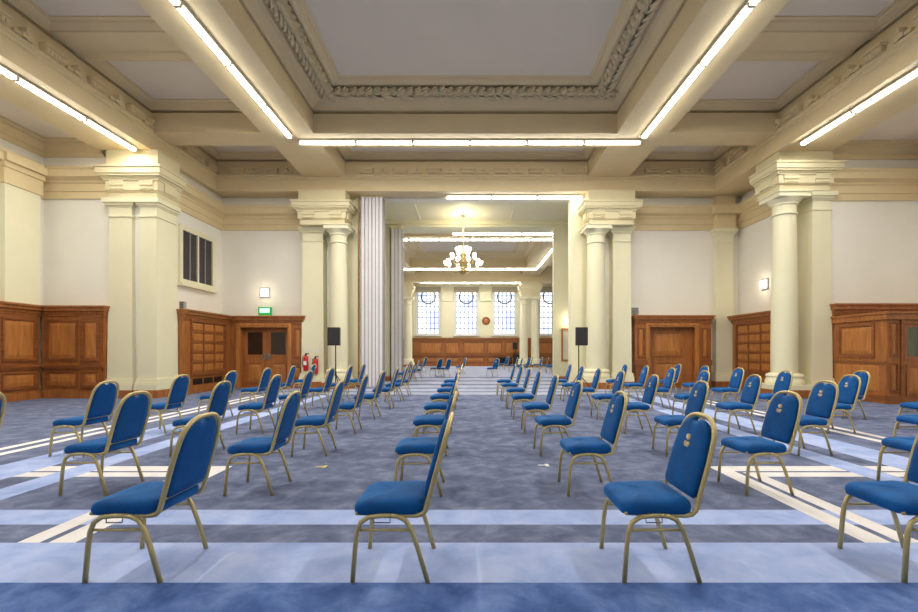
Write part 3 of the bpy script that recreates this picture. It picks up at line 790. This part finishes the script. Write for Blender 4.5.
def speaker(x, y, dx, side):
    t = thing('speaker_stand', 'black tripod speaker stand before the %s round opening column' % side, 'speaker stand', (x, y, 0), 'speaker stands')
    b = MB(); b.tube([(x, y, .12), (x, y, 1.47)], .02, 8); b.build('pole', M['black'], t)
    MB().tube([(x, y, .5), (x, y, .62)], .03, 8).build('collar', M['black'], t)
    for k in range(3):
        a = PI/2+k*2*PI/3
        MB().tube([(x, y, .56), (x+.46*math.cos(a), y+.46*math.sin(a), .02)], .014, 6).build('leg', M['black'], t)
    s = thing('loudspeaker', 'black loudspeaker raised on the stand at the %s of the opening' % side, 'loudspeaker', (x+dx, y, 1.47), 'loudspeakers')
    c = x+dx; b = MB()
    b.loft([[(c-.19, y-.18, z), (c+.19, y-.18, z), (c+.13, y+.18, z), (c-.13, y+.18, z)] for z in (1.47, 2.05)]); b.build('cabinet', M['black'], s)
    MB().box(c-.175, c+.175, y-.195, y-.18, 1.5, 2.03).build('grille', M['blackmesh'], s)
speaker(-4.36, 14.8, -.02, 'left'); speaker(3.53, 14.8, .06, 'right')

t = thing('framed_mirror', 'narrow wood-framed mirror on the passage wall right of opening', 'mirror', (4.2, Y2, .9))
T = plane_T(3.98, Y2, 1, 0, 0, -1)
MB().frame(0, .9, .85, 2.28, 0, .05, .07, T).build('frame', M['wood_lt'], t)
MB().box(.07, .83, 0, .02, .92, 2.21, T).build('glass', M['mirror'], t)

# far loudspeaker stack and table
t = thing('loudspeaker', 'small black loudspeaker on the far wall beside the paired columns', 'loudspeaker', (3.75, 38, 0))
MB().box(3.55, 3.95, 37.7, 38.1, 1.42, 1.98).build('cabinet', M['black'], t); MB().tube([(3.75, 37.9, .0), (3.75, 37.9, 1.42)], .03, 6).build('pole', M['black'], t)
t = thing('equipment_case', 'black equipment table below the far loudspeaker', 'table', (3.4, 36.9, 0))
MB().box(2.1, 3.4, 36.7, 37.3, .68, .78).build('table_top', M['black'], t); MB().box(2.2, 3.3, 37.2, 37.25, .1, .7).build('modesty_panel', M['black'], t)
for u in (2.15, 3.35):
    for v in (36.75, 37.25): MB().tube([(u, v, 0), (u, v, .7)], .025, 6).build('leg', M['black'], t)
tag(MB().box(3.55, 4.1, 37.2, 37.6, 0, 1.0).build('equipment_case', M['black']), 'black equipment case standing on floor beside the paired columns', 'case')

# chandelier
def chandelier(x, y):
    t = thing('chandelier', 'brass chandelier with white lit shades hanging in the passage', 'chandelier', (x, y, 4.45))
    MB().tube([(x, y, 5.75), (x, y, 6.94)], .012, 6).build('chain', M['brass'], t)
    MB().lathe([(.1, 6.89), (.08, 6.93), (.03, 6.95)], (x, y, 0), 14).build('ceiling_rose', M['brass'], t)
    MB().lathe([(.02, 4.45), (.12, 4.5), (.15, 4.6), (.08, 4.68), (.05, 4.75), (.06, 4.9), (.12, 5.0), (.06, 5.1), (.04, 5.25), (.09, 5.35), (.04, 5.45), (.05, 5.6), (.02, 5.75)], (x, y, 0), 16).build('stem', M['brass'], t, auto=True)
    for n, R, z, zz in ((10, .74, 4.72, 4.86), (8, .5, 4.95, 5.14), (6, .26, 5.2, 5.42)):
        for k in range(n):
            a = 2*PI*(k+.5*(n == 8))/n; c, s = math.cos(a), math.sin(a)
            pth = []
            for i in range(7):
                f = i/6; r = .05+(R-.05)*f; pth.append((x+c*r, y+s*r, z-.16*math.sin(f*PI)*1.0+(zz-z)*f**2))
            ar = MB().tube(pth, .014, 5).build('arm', M['brass'], t)
            MB().lathe([(.03, 0), (.045, .03), (.085, .10), (.09, .15), (.07, .19)], (x+c*R, y+s*R, zz), 10).build('lamp_shade', M['lamp'], ar, auto=True)
chandelier(-.28, 19.0)
pt(-.28, 18.8, 6.3, 60, (1, .86, .6), .3)

# ------------------------------------------------------------------ banquet chair
def rrect(w0, w1, h0, h1, r, seg=5):
    pts = []
    for cx, cy, a0 in ((w1-r, h1-r, 0), (w0+r, h1-r, PI/2), (w0+r, h0+r, PI), (w1-r, h0+r, 3*PI/2)):
        for i in range(seg+1):
            a = a0+PI/2*i/seg; pts.append((cx+r*math.cos(a), cy+r*math.sin(a)))
    return pts
BX0, BZ0, BX1, BZ1 = .205, .43, .335, .902        # backrest line, side view
def back_pt(y, t, n=0):                            # t 0..1 up the back, n towards the sitter
    L_ = math.hypot(BX1-BX0, BZ1-BZ0); dx, dz = (BX1-BX0)/L_, (BZ1-BZ0)/L_
    return (BX0+(BX1-BX0)*t - dz*n, y, BZ0+(BZ1-BZ0)*t + dx*n)
def arch(hw, tmax, n=9, tb=.66, top_hw=.10):       # half outline from side to crown
    pts = []
    for i in range(n+1):
        a = PI/2*i/n
        ca, sa = math.cos(a)**.72, math.sin(a)**.78
        pts.append(((hw-.015)*ca if i else hw-.012, tb+(tmax-tb)*sa))
    return pts
def make_chair():
    t = thing('banquet_chair', '', 'chair', (0, 0, 0), 'blue banquet chairs set out in the hall')
    # seat pad
    ol = rrect(-.212, .185, -.218, .218, .06, 6); rings = []
    cx = -.02
    for ins, z in ((.02, .378), (.004, .384), (.0, .398), (-.002, .422), (.003, .443), (.016, .457), (.05, .466), (.11, .471), (.19, .473)):
        rings.append([(cx+(px-cx)*(1-ins/.21), py*(1-ins/.215), z - .008 - max(0, (-px-.10))*.14*(1 if z > .41 else .3)) for px, py in ol])
    MB().loft(rings).build('seat', M['velvet'], t, smooth=True)
    # backrest panel, notch under the handhold
    half = [(.172, .04)] + [(.186, .10), (.188, .3), (.188, .5)] + arch(.188, .955, 9, .62)
    right = [p for p in half if p[0] > .045] + [(.045, .945), (.036, .925), (.02, .912), (.0, .908)]
    left = [(-y, q) for y, q in right[::-1]][1:]
    ol = right + left
    def ring(ins, n):
        return [back_pt(y*(1-ins), .5+(q-.5)*(1-ins), n) for y, q in ol]
    b = MB(); b.loft([ring(.03, .0), ring(0, .006), ring(0, .018), ring(.02, .028), ring(.07, .036), ring(.2, .041), ring(.5, .043), ring(.85, .043)]); 
    bk = b.build('backrest', M['velvet'], t, smooth=True)
    b = MB(); b.loft([ring(.012, -.001), ring(.03, -.008), ring(.25, -.010)]); b.build('back_cover', M['velvet_bk'], bk, smooth=True)
    # emblem
    e = MB(); f = lambda y, q, n: back_pt(y, q, n)
    def plate(pts, n): 
        e.loft([[f(y, q, .03) for y, q in pts], [f(y, q, n) for y, q in pts]])
    plate([(.026*math.cos(a), .70+.04*math.sin(a)) for a in [2*PI*k/10 for k in range(10)]], .0455)
    plate([(-.03, .642), (-.034, .61), (-.02, .575), (.02, .575), (.034, .61), (.03, .642)], .0455)
    em = e.build('emblem', M['emblem'], bk)
    e = MB(); plate([(.002, .68), (.02, .68), (.02, .725), (.002, .725)], .047); plate([(-.02, .61), (-.006, .61), (-.006, .635), (-.02, .635)], .047)
    e.build('emblem_stitch', M['emblem_w'], bk)
    # frame: seat rails, bends and back loop in one bent tube
    side = [(-.19, .378), (-.05, .374), (.08, .368), (.14, .367), (.175, .374), (.195, .395), (.207, .435)]
    path = [(x, y, z) for (x, z), y in zip(side, (.19, .195, .2, .203, .205, .207, .207))]
    hp = [(.207, .12), (.207, .3), (.207, .5)] + arch(.215, 1.0, 10, .6)
    hp = [(min(y, .207), q) for y, q in hp]
    path += [back_pt(y, q, 0) for y, q in hp]
    path += [(p[0], -p[1], p[2]) for p in path[::-1]][1:]
    fr = MB(); fr.tube(path, .0145, 8)
    fr.tube([(-.19, -.205, .378), (-.19, .205, .378)], .011, 6); fr.tube([(.15, -.205, .367), (.15, .205, .367)], .011, 6)
    fr.tube([back_pt(-.2, .05), back_pt(.2, .05)], .007, 6)
    fr.build('frame', M['gold'], t, smooth=True)
    # arched leg pairs
    for s in (-1, 1):
        y = .215*s
        front = [(-.21, 0), (-.195, .2), (-.185, .28), (-.165, .333), (-.12, .362), (-.05, .37), (0, .37)]
        rear = [(0, .37), (.04, .366), (.085, .345), (.115, .295), (.15, .2), (.21, 0)]
        MB().tube([(x, y+s*.006*(1-z/.38), z) for x, z in front], .014, 8).build('leg', M['gold'], t, smooth=True)
        MB().tube([(x, y+s*.006*(1-z/.38), z) for x, z in rear], .014, 8).build('leg', M['gold'], t, smooth=True)
        MB().tube([(-.186, y, .29), (.118, y, .29)], .0085, 6).build('stretcher', M['gold'], t, smooth=True)
        MB().tube([(-.09, y+s*.004, .375), (-.09, y+s*.01, .335), (.0, y+s*.01, .335), (.0, y+s*.004, .375)], .004, 5).build('linking_clip', M['steel'], t)
    return t
chair = make_chair()
CH = [True]
def place(x, y, rz, label):
    if CH[0]:
        chair.location = (x, y, 0); chair.rotation_euler = (0, 0, rz); chair['label'] = label; CH[0] = False; return chair
    return dup(chair, (x, y, 0), rz, label)
# files of chairs: index -> (x of front legs, list of rows)
YROW = [2.54+1.517*j for j in range(9)]
FILES = {
    -3: (-5.12, [1, 2, 3, 4, 5, 6, 7], 'leftmost file, near the oak panelling'),
    -2: (-3.64, [1, 2, 3, 4, 5, 6, 7], 'second file from the left'),
    -1: (-2.19, [0, 1, 2, 3, 4, 5, 6, 7], 'file leading to the grey folding partition'),
    0: (-.655, [0, 1, 2, 3, 4, 5, 6, 7], 'edge-on file left of the aisle'),
    1: (.86, [0, 1, 2, 3, 4, 5, 6, 7], 'file just right of the aisle'),
    2: (2.41, [0, 1, 2, 3, 4, 5, 6, 7], 'second file right of the aisle'),
    3: (4.03, [1, 2, 3, 4, 5, 6, 7], 'third file right of the aisle'),
    4: (5.58, [2, 3, 4, 5, 6, 7], 'fourth file right of the aisle'),
    5: (7.06, [3, 4], 'rightmost file, toward the oak lobby'),
}
OFF = {(-3, 1): .06, (-1, 0): .045, (2, 0): .01, (2, 1): .04, (0, 1): -.025, (0, 2): -.06, (0, 3): -.06, (0, 4): -.08, (0, 5): -.07, (0, 6): -.08, (0, 7): -.12,
       (1, 4): -.03, (1, 5): -.02, (1, 6): -.03, (1, 7): -.07}
for k, (x, rows, desc) in FILES.items():
    for i, j in enumerate(rows):
        jx, jy, jr = random.uniform(-.02, .02), random.uniform(-.02, .02), math.radians(random.uniform(-2, 2))
        if j == 0: jx = jy = jr = 0
        jx += OFF.get((k, j), 0)
        crest = 'crested blue' if k > 0 else 'blue velvet'
        place(x+.21+jx, YROW[j]+.222+jy, jr, '%s banquet chair, %s from camera in the %s' % (crest, ORD[i], desc))
far = [(-1.75, 23.3, -.6, 'left chair of the turned pair beyond the stripes'), (-1.3, 22.9, -.55, 'right chair of the turned pair beyond the stripes'),
       (-3.0, 28, -.4, 'lone chair standing far left before the far oak panelling'), (-2.6, 17.6, 0, 'nearest chair beside the second partition'), (-2.5, 19.4, 0, 'middle chair beside the second partition'), (-2.45, 21.2, 0, 'farthest chair beside the second partition'),
       (-.55, 25.6, .25, 'lone chair in far room behind the edge-on file'), (1.15, 23.3, .75, 'chair turned diagonally in the middle of the far room'), (2.3, 31, .5, 'chair turned before the far equipment table')]
for x, y, r, d in far: place(x, y, r, 'blue velvet banquet chair, '+d)
fx = sorted([(2.6, 28.0), (2.75, 26.6), (3.0, 25.3), (3.9, 30.5), (4.3, 29.2), (4.5, 28.0), (4.7, 27.0), (4.6, 25.8)], key=lambda p: p[0]/p[1])
for i, (x, y) in enumerate(fx):
    place(x, y, .1*((i*37) % 5-2), 'blue far-room banquet chair, %s from left in the cluster by the paired columns' % ORD[i])

# tape marks on carpet
for x, y, l, m in ((-1.66, 5.08, 'yellow tape cross on carpet left of the middle aisle', 'tape'), (.83, 5.15, 'pale tape scrap on carpet right of the middle aisle', 'whitetape')):
    b = MB(); b.box(x-.06, x+.03, y-.015, y+.015, .0, .003); b.box(x+.02, x+.06, y-.05, y+.05, .0, .004)
    tag(b.build('floor_marker', M[m]), l, 'floor marker')

# ------------------------------------------------------------------ daylight and world
w = bpy.data.worlds.new('world'); SC.world = w; w.use_nodes = True
bg = w.node_tree.nodes['Background']; sky = w.node_tree.nodes.new('ShaderNodeTexSky')
sky.sky_type = 'PREETHAM'; sky.turbidity = 6
mixn = w.node_tree.nodes.new('ShaderNodeMix'); mixn.data_type = 'RGBA'; mixn.inputs[0].default_value = .85
w.node_tree.links.new(sky.outputs[0], mixn.inputs[6]); mixn.inputs[7].default_value = (.85, .92, 1, 1)
w.node_tree.links.new(mixn.outputs[2], bg.inputs['Color']); bg.inputs['Strength'].default_value = .55
area(0, YW-.5, 4.6, 12, 3.6, 110, (.85, .92, 1), (-PI/2, 0, 0))  # added area light just inside the far windows, standing in for daylight
SC.view_settings.view_transform = 'Standard'
SC.view_settings.exposure = .36
